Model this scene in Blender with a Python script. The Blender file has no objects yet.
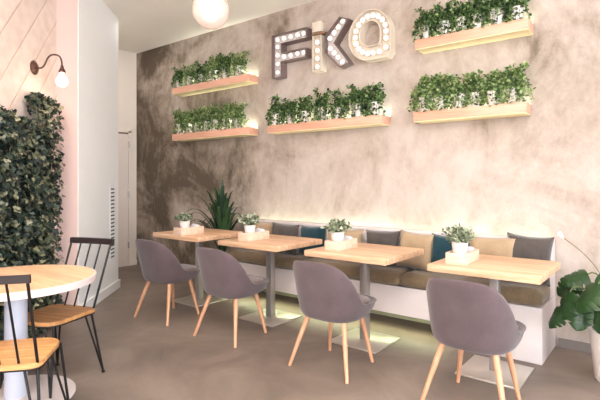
import bpy, bmesh, math, random
from mathutils import Vector, Matrix, Euler
from mathutils.geometry import tessellate_polygon
random.seed(7)
D = bpy.data
COL = bpy.context.scene.collection
PI = math.pi

# ------------------------------------------------------------------ camera frame helpers
YAW = math.radians(38.3)
CAM_Z = 1.33
FW = Vector((-math.sin(YAW), math.cos(YAW), 0))
RT = Vector((math.cos(YAW), math.sin(YAW), 0))
def floor_at(r, d, z=0.0):            # r metres right and d metres ahead of the tripod's foot
    v = FW * d + RT * r
    return Vector((v.x, v.y, z))

WALL_Y = 4.24
CEIL = 3.36

# ------------------------------------------------------------------ materials
def new_mat(name):
    m = D.materials.new(name); m.use_nodes = True
    nt = m.node_tree
    b = nt.nodes['Principled BSDF']
    return m, nt, b
def N(nt, t, **kw):
    n = nt.nodes.new(t)
    for k, v in kw.items():
        setattr(n, k, v)
    return n
def srgb(r, g, b):
    def f(c):
        c /= 255.0
        return c / 12.92 if c <= .04045 else ((c + .055) / 1.055) ** 2.4
    return (f(r), f(g), f(b), 1)
def ramp(nt, stops):
    r = N(nt, 'ShaderNodeValToRGB')
    e = r.color_ramp.elements
    while len(e) < len(stops): e.new(.5)
    for el, (p, c) in zip(e, stops):
        el.position = p; el.color = c
    return r
def plain(name, col, rough=.5, metal=0.0, bump=0, bscale=60, spec=.5, sheen=0):
    m, nt, b = new_mat(name)
    b.inputs['Base Color'].default_value = col
    b.inputs['Roughness'].default_value = rough
    b.inputs['Metallic'].default_value = metal
    b.inputs['Specular IOR Level'].default_value = spec
    if sheen: b.inputs['Sheen Weight'].default_value = sheen
    tc = N(nt, 'ShaderNodeTexCoord')
    nz = N(nt, 'ShaderNodeTexNoise'); nz.inputs['Scale'].default_value = bscale; nz.inputs['Detail'].default_value = 4
    nt.links.new(tc.outputs['Object'], nz.inputs['Vector'])
    hs = N(nt, 'ShaderNodeHueSaturation'); hs.inputs['Color'].default_value = col
    mr = N(nt, 'ShaderNodeMapRange'); mr.inputs['To Min'].default_value = .93; mr.inputs['To Max'].default_value = 1.07
    nt.links.new(nz.outputs['Fac'], mr.inputs['Value']); nt.links.new(mr.outputs['Result'], hs.inputs['Value'])
    nt.links.new(hs.outputs['Color'], b.inputs['Base Color'])
    if bump:
        bp = N(nt, 'ShaderNodeBump'); bp.inputs['Strength'].default_value = bump; bp.inputs['Distance'].default_value = .01
        nt.links.new(nz.outputs['Fac'], bp.inputs['Height']); nt.links.new(bp.outputs['Normal'], b.inputs['Normal'])
    return m
def fabric(name, c1, c2, scale=250, bump=.35, sheen=.3):
    m, nt, b = new_mat(name)
    tc = N(nt, 'ShaderNodeTexCoord')
    w = N(nt, 'ShaderNodeTexNoise'); w.inputs['Scale'].default_value = scale; w.inputs['Detail'].default_value = 2
    w2 = N(nt, 'ShaderNodeTexNoise'); w2.inputs['Scale'].default_value = 7; w2.inputs['Detail'].default_value = 3
    nt.links.new(tc.outputs['Object'], w.inputs['Vector']); nt.links.new(tc.outputs['Object'], w2.inputs['Vector'])
    ad = N(nt, 'ShaderNodeMath', operation='MULTIPLY_ADD'); ad.inputs[1].default_value = .5
    nt.links.new(w.outputs['Fac'], ad.inputs[0])
    md = N(nt, 'ShaderNodeMath', operation='MULTIPLY'); md.inputs[1].default_value = .5
    nt.links.new(w2.outputs['Fac'], md.inputs[0]); nt.links.new(md.outputs[0], ad.inputs[2])
    r = ramp(nt, [(.3, c1), (.7, c2)])
    nt.links.new(ad.outputs[0], r.inputs['Fac']); nt.links.new(r.outputs['Color'], b.inputs['Base Color'])
    b.inputs['Roughness'].default_value = .9; b.inputs['Sheen Weight'].default_value = sheen
    b.inputs['Specular IOR Level'].default_value = .2
    bp = N(nt, 'ShaderNodeBump'); bp.inputs['Strength'].default_value = bump; bp.inputs['Distance'].default_value = .004
    nt.links.new(w.outputs['Fac'], bp.inputs['Height']); nt.links.new(bp.outputs['Normal'], b.inputs['Normal'])
    return m
def wood(name, c1, c2, c3, axis='X', rough=.45, staves=0.11):
    """light wood with grain along one axis and glued staves"""
    m, nt, b = new_mat(name)
    tc = N(nt, 'ShaderNodeTexCoord')
    mp = N(nt, 'ShaderNodeMapping')
    s = {'X': (1.2, 14, 14), 'Y': (14, 1.2, 14), 'Z': (14, 14, 1.2)}[axis]
    mp.inputs['Scale'].default_value = s
    nt.links.new(tc.outputs['Object'], mp.inputs['Vector'])
    nz = N(nt, 'ShaderNodeTexNoise'); nz.inputs['Scale'].default_value = 2.2; nz.inputs['Detail'].default_value = 5; nz.inputs['Distortion'].default_value = .6
    nt.links.new(mp.outputs['Vector'], nz.inputs['Vector'])
    r = ramp(nt, [(.3, c1), (.52, c2), (.75, c3)])
    nt.links.new(nz.outputs['Fac'], r.inputs['Fac'])
    sx = N(nt, 'ShaderNodeSeparateXYZ'); nt.links.new(tc.outputs['Object'], sx.inputs[0])
    fl = N(nt, 'ShaderNodeMath', operation='DIVIDE'); fl.inputs[1].default_value = staves
    nt.links.new(sx.outputs['Y' if axis != 'Y' else 'X'], fl.inputs[0])
    f2 = N(nt, 'ShaderNodeMath', operation='FLOOR'); nt.links.new(fl.outputs[0], f2.inputs[0])
    wn = N(nt, 'ShaderNodeTexWhiteNoise', noise_dimensions='1D'); nt.links.new(f2.outputs[0], wn.inputs['W'])
    mr = N(nt, 'ShaderNodeMapRange'); mr.inputs['To Min'].default_value = .86; mr.inputs['To Max'].default_value = 1.08
    nt.links.new(wn.outputs['Value'], mr.inputs['Value'])
    hs = N(nt, 'ShaderNodeHueSaturation'); nt.links.new(mr.outputs['Result'], hs.inputs['Value']); nt.links.new(r.outputs['Color'], hs.inputs['Color'])
    nt.links.new(hs.outputs['Color'], b.inputs['Base Color'])
    b.inputs['Roughness'].default_value = rough
    bp = N(nt, 'ShaderNodeBump'); bp.inputs['Strength'].default_value = .12; bp.inputs['Distance'].default_value = .003
    nt.links.new(nz.outputs['Fac'], bp.inputs['Height']); nt.links.new(bp.outputs['Normal'], b.inputs['Normal'])
    return m
def leafmat(name, cols, rough=.45, trans=.25):
    m, nt, b = new_mat(name)
    g = N(nt, 'ShaderNodeNewGeometry')
    k = len(cols)
    r = ramp(nt, [(i / (k - 1), c) for i, c in enumerate(cols)])
    nt.links.new(g.outputs['Random Per Island'], r.inputs['Fac'])
    nt.links.new(r.outputs['Color'], b.inputs['Base Color'])
    b.inputs['Roughness'].default_value = rough
    tr = N(nt, 'ShaderNodeBsdfTranslucent'); nt.links.new(r.outputs['Color'], tr.inputs['Color'])
    mx = N(nt, 'ShaderNodeMixShader'); mx.inputs[0].default_value = trans
    out = nt.nodes['Material Output']
    nt.links.new(b.outputs[0], mx.inputs[1]); nt.links.new(tr.outputs[0], mx.inputs[2]); nt.links.new(mx.outputs[0], out.inputs['Surface'])
    return m
def emit(name, col, s):
    m, nt, b = new_mat(name)
    b.inputs['Base Color'].default_value = col
    b.inputs['Emission Color'].default_value = col
    b.inputs['Emission Strength'].default_value = s
    return m

def concrete_wall():
    m, nt, b = new_mat('stained_plaster')
    tc = N(nt, 'ShaderNodeTexCoord')
    def noise(scale, det, mapscale=(1, 1, 1), dist=0, loc=(0, 0, 0), rough=.55):
        mp = N(nt, 'ShaderNodeMapping'); mp.inputs['Scale'].default_value = mapscale; mp.inputs['Location'].default_value = loc
        nt.links.new(tc.outputs['Object'], mp.inputs['Vector'])
        n = N(nt, 'ShaderNodeTexNoise'); n.inputs['Scale'].default_value = scale; n.inputs['Detail'].default_value = det
        n.inputs['Distortion'].default_value = dist; n.inputs['Roughness'].default_value = rough
        nt.links.new(mp.outputs['Vector'], n.inputs['Vector'])
        return n
    big = noise(1.0, 9, (1, 1, 1), .8, (3.1, 0, 1.7), .62)
    streak = noise(2.6, 8, (1.5, 1, .75), .6, rough=.75)
    fine = noise(8, 10, (1.3, 1, .9), .2, rough=.85)
    r = ramp(nt, [(.375, srgb(92, 80, 68)), (.435, srgb(132, 118, 105)), (.485, srgb(160, 145, 133)), (.54, srgb(176, 161, 151)), (.63, srgb(192, 179, 171))])
    # browner towards the far left: patchy finish plus corner shade put into the colour
    sx = N(nt, 'ShaderNodeSeparateXYZ'); nt.links.new(tc.outputs['Object'], sx.inputs[0])
    mr = N(nt, 'ShaderNodeMapRange'); mr.interpolation_type = 'SMOOTHSTEP'
    mr.inputs['From Min'].default_value = -6.7; mr.inputs['From Max'].default_value = -2.5
    mr.inputs['To Min'].default_value = -.10; mr.inputs['To Max'].default_value = .035
    nt.links.new(sx.outputs['X'], mr.inputs['Value'])
    a = N(nt, 'ShaderNodeMath', operation='MULTIPLY'); a.inputs[1].default_value = .57; nt.links.new(big.outputs['Fac'], a.inputs[0])
    a2 = N(nt, 'ShaderNodeMath', operation='MULTIPLY_ADD'); a2.inputs[1].default_value = .24; nt.links.new(streak.outputs['Fac'], a2.inputs[0]); nt.links.new(a.outputs[0], a2.inputs[2])
    a3 = N(nt, 'ShaderNodeMath', operation='MULTIPLY_ADD'); a3.inputs[1].default_value = .22; nt.links.new(fine.outputs['Fac'], a3.inputs[0]); nt.links.new(a2.outputs[0], a3.inputs[2])
    a4 = N(nt, 'ShaderNodeMath', operation='ADD'); nt.links.new(a3.outputs[0], a4.inputs[0]); nt.links.new(mr.outputs['Result'], a4.inputs[1])
    nt.links.new(a4.outputs[0], r.inputs['Fac'])
    nt.links.new(r.outputs['Color'], b.inputs['Base Color'])
    b.inputs['Roughness'].default_value = .8; b.inputs['Specular IOR Level'].default_value = .25
    bp = N(nt, 'ShaderNodeBump'); bp.inputs['Strength'].default_value = .25; bp.inputs['Distance'].default_value = .01
    nt.links.new(a3.outputs[0], bp.inputs['Height']); nt.links.new(bp.outputs['Normal'], b.inputs['Normal'])
    return m
def concrete_floor():
    m, nt, b = new_mat('polished_concrete')
    tc = N(nt, 'ShaderNodeTexCoord')
    n = N(nt, 'ShaderNodeTexNoise'); n.inputs['Scale'].default_value = 1.3; n.inputs['Detail'].default_value = 8; n.inputs['Roughness'].default_value = .65; n.inputs['Distortion'].default_value = .7
    nt.links.new(tc.outputs['Object'], n.inputs['Vector'])
    r = ramp(nt, [(.3, srgb(98, 86, 79)), (.5, srgb(122, 108, 99)), (.72, srgb(146, 131, 121))])
    nt.links.new(n.outputs['Fac'], r.inputs['Fac']); nt.links.new(r.outputs['Color'], b.inputs['Base Color'])
    mr = N(nt, 'ShaderNodeMapRange'); mr.inputs['To Min'].default_value = .33; mr.inputs['To Max'].default_value = .6
    nt.links.new(n.outputs['Fac'], mr.inputs['Value']); nt.links.new(mr.outputs['Result'], b.inputs['Roughness'])
    b.inputs['Specular IOR Level'].default_value = .4
    return m
def plank_wall():
    m, nt, b = new_mat('diagonal_planks')
    tc = N(nt, 'ShaderNodeTexCoord'); sx = N(nt, 'ShaderNodeSeparateXYZ'); nt.links.new(tc.outputs['Object'], sx.inputs[0])
    # object space: X runs along the wall, Z up
    mu = N(nt, 'ShaderNodeMath', operation='MULTIPLY'); mu.inputs[1].default_value = 1.3; nt.links.new(sx.outputs['X'], mu.inputs[0])
    sb = N(nt, 'ShaderNodeMath', operation='SUBTRACT'); nt.links.new(sx.outputs['Z'], sb.inputs[0]); nt.links.new(mu.outputs[0], sb.inputs[1])
    dv = N(nt, 'ShaderNodeMath', operation='DIVIDE'); dv.inputs[1].default_value = .36; nt.links.new(sb.outputs[0], dv.inputs[0])
    fr = N(nt, 'ShaderNodeMath', operation='FRACT'); nt.links.new(dv.outputs[0], fr.inputs[0])
    g = ramp(nt, [(0, (0, 0, 0, 1)), (.03, (1, 1, 1, 1)), (.97, (1, 1, 1, 1)), (1, (0, 0, 0, 1))]); nt.links.new(fr.outputs[0], g.inputs['Fac'])
    fl = N(nt, 'ShaderNodeMath', operation='FLOOR'); nt.links.new(dv.outputs[0], fl.inputs[0])
    wn = N(nt, 'ShaderNodeTexWhiteNoise', noise_dimensions='1D'); nt.links.new(fl.outputs[0], wn.inputs['W'])
    pc = ramp(nt, [(0, srgb(214, 192, 180)), (1, srgb(232, 214, 203))]); nt.links.new(wn.outputs['Value'], pc.inputs['Fac'])
    nz = N(nt, 'ShaderNodeTexNoise'); nz.inputs['Scale'].default_value = 9; nz.inputs['Detail'].default_value = 6
    nt.links.new(tc.outputs['Object'], nz.inputs['Vector'])
    mx0 = N(nt, 'ShaderNodeMixRGB', blend_type='MULTIPLY'); mx0.inputs[0].default_value = .25
    nr = ramp(nt, [(.35, srgb(200, 175, 160)), (.6, (1, 1, 1, 1))]); nt.links.new(nz.outputs['Fac'], nr.inputs['Fac'])
    nt.links.new(pc.outputs['Color'], mx0.inputs[1]); nt.links.new(nr.outputs['Color'], mx0.inputs[2])
    mx = N(nt, 'ShaderNodeMixRGB'); mx.inputs[1].default_value = srgb(196, 160, 140)
    nt.links.new(g.outputs['Color'], mx.inputs[0]); nt.links.new(mx0.outputs[0], mx.inputs[2])
    nt.links.new(mx.outputs[0], b.inputs['Base Color'])
    b.inputs['Roughness'].default_value = .6
    bp = N(nt, 'ShaderNodeBump'); bp.inputs['Strength'].default_value = .5; bp.inputs['Distance'].default_value = .01
    nt.links.new(g.outputs['Color'], bp.inputs['Height']); nt.links.new(bp.outputs['Normal'], b.inputs['Normal'])
    return m

M = dict(
    plaster=concrete_wall(), floor=concrete_floor(), planks=plank_wall(),
    ceiling=plain('ceiling_paint', srgb(246, 240, 230), .8, bscale=1.2),
    pink=plain('pinkish_white_paint', srgb(200, 172, 165), .7, bscale=1),
    white=plain('white_paint', srgb(244, 243, 242), .6, bscale=1),
    farwall=plain('off_white_paint', srgb(236, 222, 210), .7, bscale=1),
    door=plain('door_paint', srgb(234, 218, 208), .5, bscale=2),
    gap=plain('dark_gap', srgb(110, 95, 85), .8),
    vent=plain('vent_slot', srgb(70, 68, 68), .7),
    benchwhite=plain('white_lacquer', srgb(214, 203, 202), .45, bscale=3),
    kick=plain('kick_strip', srgb(120, 122, 92), .7),
    table=wood('pale_beech', srgb(206, 158, 122), srgb(224, 182, 148), srgb(238, 202, 172)),
    shelf=wood('pale_pine', srgb(218, 158, 130), srgb(228, 172, 146), srgb(234, 184, 158), staves=.9),
    under=plain('underside_glow_tone', srgb(252, 234, 186), .5, bscale=20),  # pale yellow puts the light on the shelf undersides into the colour
    faceplate=plain('polished_face', srgb(214, 206, 204), .3, .3),
    crate=wood('crate_ply', srgb(220, 176, 150), srgb(234, 198, 176), srgb(242, 212, 194), staves=.3),
    leg=wood('beech_leg', srgb(190, 136, 104), srgb(206, 154, 120), srgb(218, 168, 136), axis='Z', staves=.3),
    seatwood=wood('honey_seat_wood', srgb(178, 122, 72), srgb(204, 150, 96), srgb(222, 172, 118), staves=.09),
    roundwood=wood('round_top_wood', srgb(216, 162, 126), srgb(226, 178, 142), srgb(234, 190, 158), staves=.12),
    steel=plain('brushed_steel', srgb(168, 162, 160), .38, .7, bscale=120),
    plate=plain('steel_base_plate', srgb(214, 206, 196), .3, .7, bscale=80),
    black=plain('black_metal', srgb(24, 21, 23), .45, .3, bscale=100),
    rail=plain('dark_brown_rail', srgb(34, 25, 27), .45, bscale=60),
    bronze=plain('aged_bronze', srgb(84, 56, 48), .45, .4, bscale=60),
    chair=fabric('mauve_grey_wool', srgb(76, 62, 65), srgb(99, 83, 87)),
    chairpad=fabric('mauve_seat', srgb(84, 66, 65), srgb(108, 88, 86)),
    olive=fabric('olive_brown_cloth', srgb(104, 87, 66), srgb(138, 118, 94), 120),
    tan=fabric('tan_cloth', srgb(146, 122, 95), srgb(176, 152, 124), 140),
    charcoal=fabric('charcoal_cloth', srgb(60, 54, 52), srgb(88, 80, 76), 160),
    teal=fabric('dark_teal_cloth', srgb(14, 42, 52), srgb(26, 62, 72), 160),
    pot=plain('white_ceramic', srgb(234, 224, 218), .35, bscale=5),
    bluewhite=plain('white_powder_coat', srgb(186, 190, 206), .35, bscale=5),
    tableedge=plain('white_edge', srgb(208, 192, 190), .4, bscale=5),
    soil=plain('soil', srgb(58, 42, 32), .95, bump=.6, bscale=90),
    stem=plain('green_stem', srgb(86, 104, 56), .6),
    paper=plain('white_paper', srgb(240, 236, 238), .7),
    silver=plain('galvanised_letter', srgb(128, 110, 108), .35, .4, bscale=40),
    letterwhite=plain('cream_letter', srgb(212, 198, 182), .5, bscale=10),
    twig=plain('brown_band', srgb(140, 104, 76), .7),
    bulb=emit('marquee_bulb', srgb(250, 244, 238), .28),
    globe=emit('frosted_globe', srgb(250, 232, 224), .35),
    bulbglow=emit('filament_bulb', srgb(255, 226, 190), 3.0),
    led=emit('led_strip', srgb(244, 255, 226), 4.0),
    g_shelf=leafmat('trailing_leaves', [srgb(20, 40, 26), srgb(50, 80, 44), srgb(98, 130, 74), srgb(164, 186, 124)], trans=.38),
    g_shelf2=leafmat('pale_trailing_leaves', [srgb(56, 78, 44), srgb(98, 128, 72), srgb(140, 162, 100), srgb(184, 198, 144)], trans=.38),
    g_hedge=leafmat('hedge_leaves', [srgb(20, 30, 32), srgb(36, 50, 46), srgb(58, 72, 60), srgb(96, 102, 80), srgb(160, 154, 124)], .45, .15),
    g_succ=leafmat('grey_green_leaves', [srgb(52, 64, 50), srgb(104, 116, 92), srgb(160, 168, 140), srgb(190, 194, 170)], .5, .1),
    g_palm=leafmat('palm_leaves', [srgb(16, 40, 26), srgb(34, 64, 38), srgb(70, 98, 58)], .5, .15),
    g_monstera=leafmat('monstera_leaves', [srgb(8, 20, 12), srgb(16, 38, 20), srgb(30, 60, 30), srgb(52, 86, 46)], .34, .06),
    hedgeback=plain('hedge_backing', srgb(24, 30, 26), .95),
)

# ------------------------------------------------------------------ mesh helpers
def finish(bm, name, mat, parent=None, smooth=True, angle=40, loc=None, rot=None):
    me = D.meshes.new(name)
    bmesh.ops.recalc_face_normals(bm, faces=bm.faces[:])
    bm.to_mesh(me); bm.free()
    o = D.objects.new(name, me); COL.objects.link(o)
    for m in (mat if isinstance(mat, (list, tuple)) else [mat]): me.materials.append(m)
    if smooth:
        for p in me.polygons: p.use_smooth = True
        me.set_sharp_from_angle(angle=math.radians(angle))
    if parent: o.parent = parent
    if loc is not None: o.location = loc
    if rot is not None: o.rotation_euler = rot
    return o
def box(bm, x0, x1, y0, y1, z0, z1, bev=0.0, mi=0, seg=2):
    vs = [bm.verts.new(p) for p in ((x0, y0, z0), (x1, y0, z0), (x1, y1, z0), (x0, y1, z0), (x0, y0, z1), (x1, y0, z1), (x1, y1, z1), (x0, y1, z1))]
    fs = [bm.faces.new([vs[i] for i in f]) for f in ((0, 3, 2, 1), (4, 5, 6, 7), (0, 1, 5, 4), (1, 2, 6, 5), (2, 3, 7, 6), (3, 0, 4, 7))]
    for f in fs: f.material_index = mi
    if bev:
        es = list({e for f in fs for e in f.edges})
        bmesh.ops.bevel(bm, geom=es, offset=bev, segments=seg, affect='EDGES', profile=.5)
    return vs
def prism(bm, pts, z0, z1, mi=0):
    lo = [bm.verts.new((p[0], p[1], z0)) for p in pts]; hi = [bm.verts.new((p[0], p[1], z1)) for p in pts]
    n = len(pts)
    fs = [bm.faces.new(lo[::-1]), bm.faces.new(hi)]
    for i in range(n): fs.append(bm.faces.new((lo[i], lo[(i + 1) % n], hi[(i + 1) % n], hi[i])))
    for f in fs: f.material_index = mi
    return fs
def lathe(bm, prof, n=32, cx=0, cy=0):
    rings = []
    for (r, z) in prof:
        if r < 1e-5: rings.append([bm.verts.new((cx, cy, z))])
        else: rings.append([bm.verts.new((cx + r * math.cos(2 * PI * i / n), cy + r * math.sin(2 * PI * i / n), z)) for i in range(n)])
    for a, b in zip(rings, rings[1:]):
        for i in range(n):
            j = (i + 1) % n
            if len(a) == 1 and len(b) == 1: continue
            if len(a) == 1: bm.faces.new((a[0], b[j], b[i]))
            elif len(b) == 1: bm.faces.new((a[i], a[j], b[0]))
            else: bm.faces.new((a[i], a[j], b[j], b[i]))
def tube(bm, pts, rad, n=10, caps=True):
    pts = [Vector(p) for p in pts]
    rads = rad if isinstance(rad, (list, tuple)) else [rad] * len(pts)
    rings = []
    up = None
    for i, p in enumerate(pts):
        d = (pts[min(i + 1, len(pts) - 1)] - pts[max(i - 1, 0)]).normalized()
        if up is None:
            up = d.orthogonal().normalized()
        else:
            up = (up - d * up.dot(d)).normalized()
        s = d.cross(up)
        rings.append([bm.verts.new(p + (up * math.cos(2 * PI * k / n) + s * math.sin(2 * PI * k / n)) * rads[i]) for k in range(n)])
    for a, b in zip(rings, rings[1:]):
        for k in range(n):
            bm.faces.new((a[k], a[(k + 1) % n], b[(k + 1) % n], b[k]))
    if caps:
        bm.faces.new(rings[0][::-1]); bm.faces.new(rings[-1])
def bez(p0, p1, p2, p3, n=12):
    p0, p1, p2, p3 = map(Vector, (p0, p1, p2, p3))
    return [p0 * (1 - t) ** 3 + p1 * 3 * t * (1 - t) ** 2 + p2 * 3 * t * t * (1 - t) + p3 * t ** 3 for t in [i / n for i in range(n + 1)]]
def root(name, loc=(0, 0, 0), rz=0, label=None, cat=None, group=None):
    o = D.objects.new(name, None); COL.objects.link(o); o.empty_display_size = .1
    o.location = loc; o.rotation_euler = (0, 0, rz)
    tag(o, label, cat, group)
    return o
def tag(o, label=None, cat=None, group=None, kind=None):
    if label: o['label'] = label
    if cat: o['category'] = cat
    if group: o['group'] = group
    if kind: o['kind'] = kind
    return o
def struct(name, bm, mat, **kw):
    return tag(finish(bm, name, mat, **kw), kind='structure')
def copy_tree(o, parent=None):
    c = o.copy(); COL.objects.link(c); c.parent = parent
    for ch in list(o.children): copy_tree(ch, c)
    return c

# ------------------------------------------------------------------ foliage
def rand_dir(zmin=-1.0):
    while True:
        v = Vector((random.uniform(-1, 1), random.uniform(-1, 1), random.uniform(zmin, 1)))
        if .05 < v.length < 1: return v.normalized()
def leaf_shape(kind):
    """outline + midrib fold, unit length along +Y, returns verts, faces"""
    if kind == 'oval':
        v = [(0, 0, 0), (.26, .3, .06), (.3, .6, .05), (0, 1, -.06), (-.3, .6, .05), (-.26, .3, .06), (0, .45, -.02)]
        f = [(0, 1, 6), (1, 2, 6), (2, 3, 6), (3, 4, 6), (4, 5, 6), (5, 0, 6)]
    elif kind == 'ivy':
        v = [(0, 0, 0), (.35, -.08, .04), (.55, .3, .08), (.26, .42, 0), (.3, .72, .06), (0, 1, -.08), (-.3, .72, .06), (-.26, .42, 0), (-.55, .3, .08), (-.35, -.08, .04), (0, .4, -.03)]
        f = [(i, (i + 1) % 10, 10) for i in range(10)]
    elif kind == 'round':
        v = [(0, 0, 0)] + [(.42 * math.sin(a), .5 - .5 * math.cos(a), .05) for a in [PI * k / 3 for k in (1, 2, 3, 4, 5)]] + [(0, .5, -.03)]
        f = [(0, 1, 6), (1, 2, 6), (2, 3, 6), (3, 4, 6), (4, 5, 6), (5, 0, 6)]
    else:
        v = [(0, 0, 0), (.12, .3, .03), (.1, .65, 0), (0, 1, -.12), (-.1, .65, 0), (-.12, .3, .03), (0, .5, -.03)]
        f = [(0, 1, 6), (1, 2, 6), (2, 3, 6), (3, 4, 6), (4, 5, 6), (5, 0, 6)]
    return v, f
def leaf_object(name, leaves, mat, kind, parent=None):
    """leaves: (position, growth direction, normal hint, size)"""
    lv, lf = leaf_shape(kind)
    V, F = [], []
    for (p, d, nrm, s) in leaves:
        y = Vector(d).normalized(); x = y.cross(Vector(nrm))
        if x.length < 1e-3: x = y.orthogonal()
        x.normalize(); z = x.cross(y)
        b = len(V); p = Vector(p)
        for a in lv: V.append(p + (x * a[0] + y * a[1] + z * a[2]) * s)
        for f in lf: F.append([b + i for i in f])
    me = D.meshes.new(name); me.from_pydata([tuple(v) for v in V], [], F)
    me.materials.append(mat)
    for p in me.polygons: p.use_smooth = True
    o = D.objects.new(name, me); COL.objects.link(o)
    if parent: o.parent = parent
    return o

def milky_glass():
    m, nt, b = new_mat('milky_glass')
    b.inputs['Base Color'].default_value = srgb(248, 232, 226); b.inputs['Roughness'].default_value = .1
    tp = N(nt, 'ShaderNodeBsdfTransparent'); tp.inputs['Color'].default_value = srgb(252, 240, 234)
    mx = N(nt, 'ShaderNodeMixShader'); mx.inputs[0].default_value = .42
    nt.links.new(tp.outputs[0], mx.inputs[1]); nt.links.new(b.outputs[0], mx.inputs[2])
    nt.links.new(mx.outputs[0], nt.nodes['Material Output'].inputs['Surface'])
    return m
M['globe'] = milky_glass(); M['bulbcore'] = emit('lamp_core', srgb(250, 250, 248), 1.3)

# ================================================================== THE ROOM
bm = bmesh.new(); box(bm, -8.5, 3.4, -3.6, 4.5, -.1, 0); struct('floor', bm, M['floor'], smooth=False)
bm = bmesh.new(); box(bm, -8.5, 3.4, -3.6, 4.5, CEIL, CEIL + .1); struct('ceiling', bm, M['ceiling'], smooth=False)
bm = bmesh.new(); box(bm, -6.77, 3.4, WALL_Y, WALL_Y + .12, 0, CEIL); struct('wall_back', bm, M['plaster'], smooth=False)
bm = bmesh.new(); box(bm, -6.8, -6.67, .6, WALL_Y + .1, 0, CEIL); struct('wall_far_left', bm, M['farwall'], smooth=False)
# right wall and the street side behind the camera, both with big window openings
bm = bmesh.new()
box(bm, 3.2, 3.35, -3.6, WALL_Y, 0, .5); box(bm, 3.2, 3.35, -3.6, WALL_Y, 2.9, CEIL)
for y0, y1 in ((-3.6, -3.2), (.2, .5), (3.3, WALL_Y)): box(bm, 3.2, 3.35, y0, y1, .5, 2.9)
struct('wall_right', bm, M['white'], smooth=False)
bm = bmesh.new()
box(bm, -8.5, 3.35, -3.6, -3.45, 0, .5); box(bm, -8.5, 3.35, -3.6, -3.45, 2.9, CEIL)
for x0, x1 in ((-8.5, -5), (-2.2, -1.9), (.9, 1.2), (3, 3.35)): box(bm, x0, x1, -3.6, -3.45, .5, 2.9)
struct('wall_front', bm, M['white'], smooth=False)

# left side: plank wall (seen almost edge on), a pinkish strip and the slanted white pier
PW_R = -2.36
plank = bmesh.new(); box(plank, -4.4, 0, 0, .12, 0, CEIL)
pw0 = floor_at(PW_R, 4.54)
o = struct('wall_left', plank, M['planks'], smooth=False)
# local +X = away from the camera, local +Y = further left
o.matrix_world = Matrix.Translation(pw0) @ Matrix(((FW.x, -RT.x, 0, 0), (FW.y, -RT.y, 0, 0), (0, 0, 1, 0), (0, 0, 0, 1)))
A = Vector((-4.56, 2.26)); E_ = Vector((-5.41, 3.185)); B = Vector((pw0.x, pw0.y))
bm = bmesh.new()
prism(bm, [B, (A.x - .004, A.y - .004), (A.x - .2, A.y + .1), (B.x - .3, B.y)], 0, CEIL)
struct('wall_left_return', bm, M['pink'], smooth=False)
bm = bmesh.new()
prism(bm, [A, E_, (E_.x - .16, E_.y - .1), (-6.4, 2.2), (-5.2, 1.9), (A.x - .15, A.y - .1)], 0, CEIL)
struct('wall_pier', bm, M['white'], smooth=False)
dirA = (E_ - A).normalized(); nA = Vector((dirA.y, -dirA.x))
if nA.x < 0: nA = -nA
bm = bmesh.new()
p0, p1 = A - dirA * .01, E_ + dirA * .02
prism(bm, [p0, p1, p1 + nA * .02, p0 + nA * .02], 0, .10)
struct('baseboard_pier', bm, M['white'], smooth=False)
bm = bmesh.new(); box(bm, -6.67, -6.655, 1.0, WALL_Y, 0, .08)
struct('baseboard_far', bm, M['farwall'], smooth=False)
bm = bmesh.new(); box(bm, -.70, 3.2, WALL_Y - .015, WALL_Y, 0, .07)
struct('baseboard_back', bm, plain('stained_skirting', srgb(124, 114, 110), .7), smooth=False)
# ventilation slots at the pier's right edge
vr = root('air_vent', (A.x + dirA.x * 1.02 + nA.x * .001, A.y + dirA.y * 1.02 + nA.y * .001, 0), math.atan2(dirA.y, dirA.x),
          'column of thin dark ventilation slots near the edge of the white pier', 'vent')
bm = bmesh.new(); box(bm, -.085, .085, -.003, .0, .36, 1.28)
finish(bm, 'vent_plate', M['white'], vr, smooth=False)
for k in range(19):
    z = 1.225 - k * .045
    bm = bmesh.new(); box(bm, -.06, .06, -.006, -.003, z, z + .016)
    finish(bm, 'slot', M['vent'], vr, smooth=False)
vr.rotation_euler.z = math.atan2(dirA.y, dirA.x)
# is local -Y the room side? flip if it is not
ly = Vector((math.sin(vr.rotation_euler.z), -math.cos(vr.rotation_euler.z)))
if ly.dot(nA) < 0: vr.rotation_euler.z += PI

# white door in the far wall
bm = bmesh.new(); box(bm, -6.668, -6.63, 3.22, 4.07, .01, 2.06, .003)
dr = struct('door_1', bm, M['door'], smooth=False)
bm = bmesh.new(); box(bm, -6.668, -6.645, 3.17, 3.22, 0, 2.11); box(bm, -6.668, -6.645, 4.085, 4.13, 0, 2.11); box(bm, -6.668, -6.645, 3.17, 4.13, 2.085, 2.13)
finish(bm, 'door_frame', M['farwall'], dr, smooth=False)
bm = bmesh.new(); box(bm, -6.667, -6.655, 3.2, 4.09, 2.06, 2.085)
finish(bm, 'door_gap', M['gap'], dr, smooth=False)
for z in (.28, 1.07, 1.85):
    bm = bmesh.new(); tube(bm, [(-6.628, 4.075, z), (-6.628, 4.075, z + .1)], .012, 8)
    finish(bm, 'hinge', M['steel'], dr)

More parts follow.
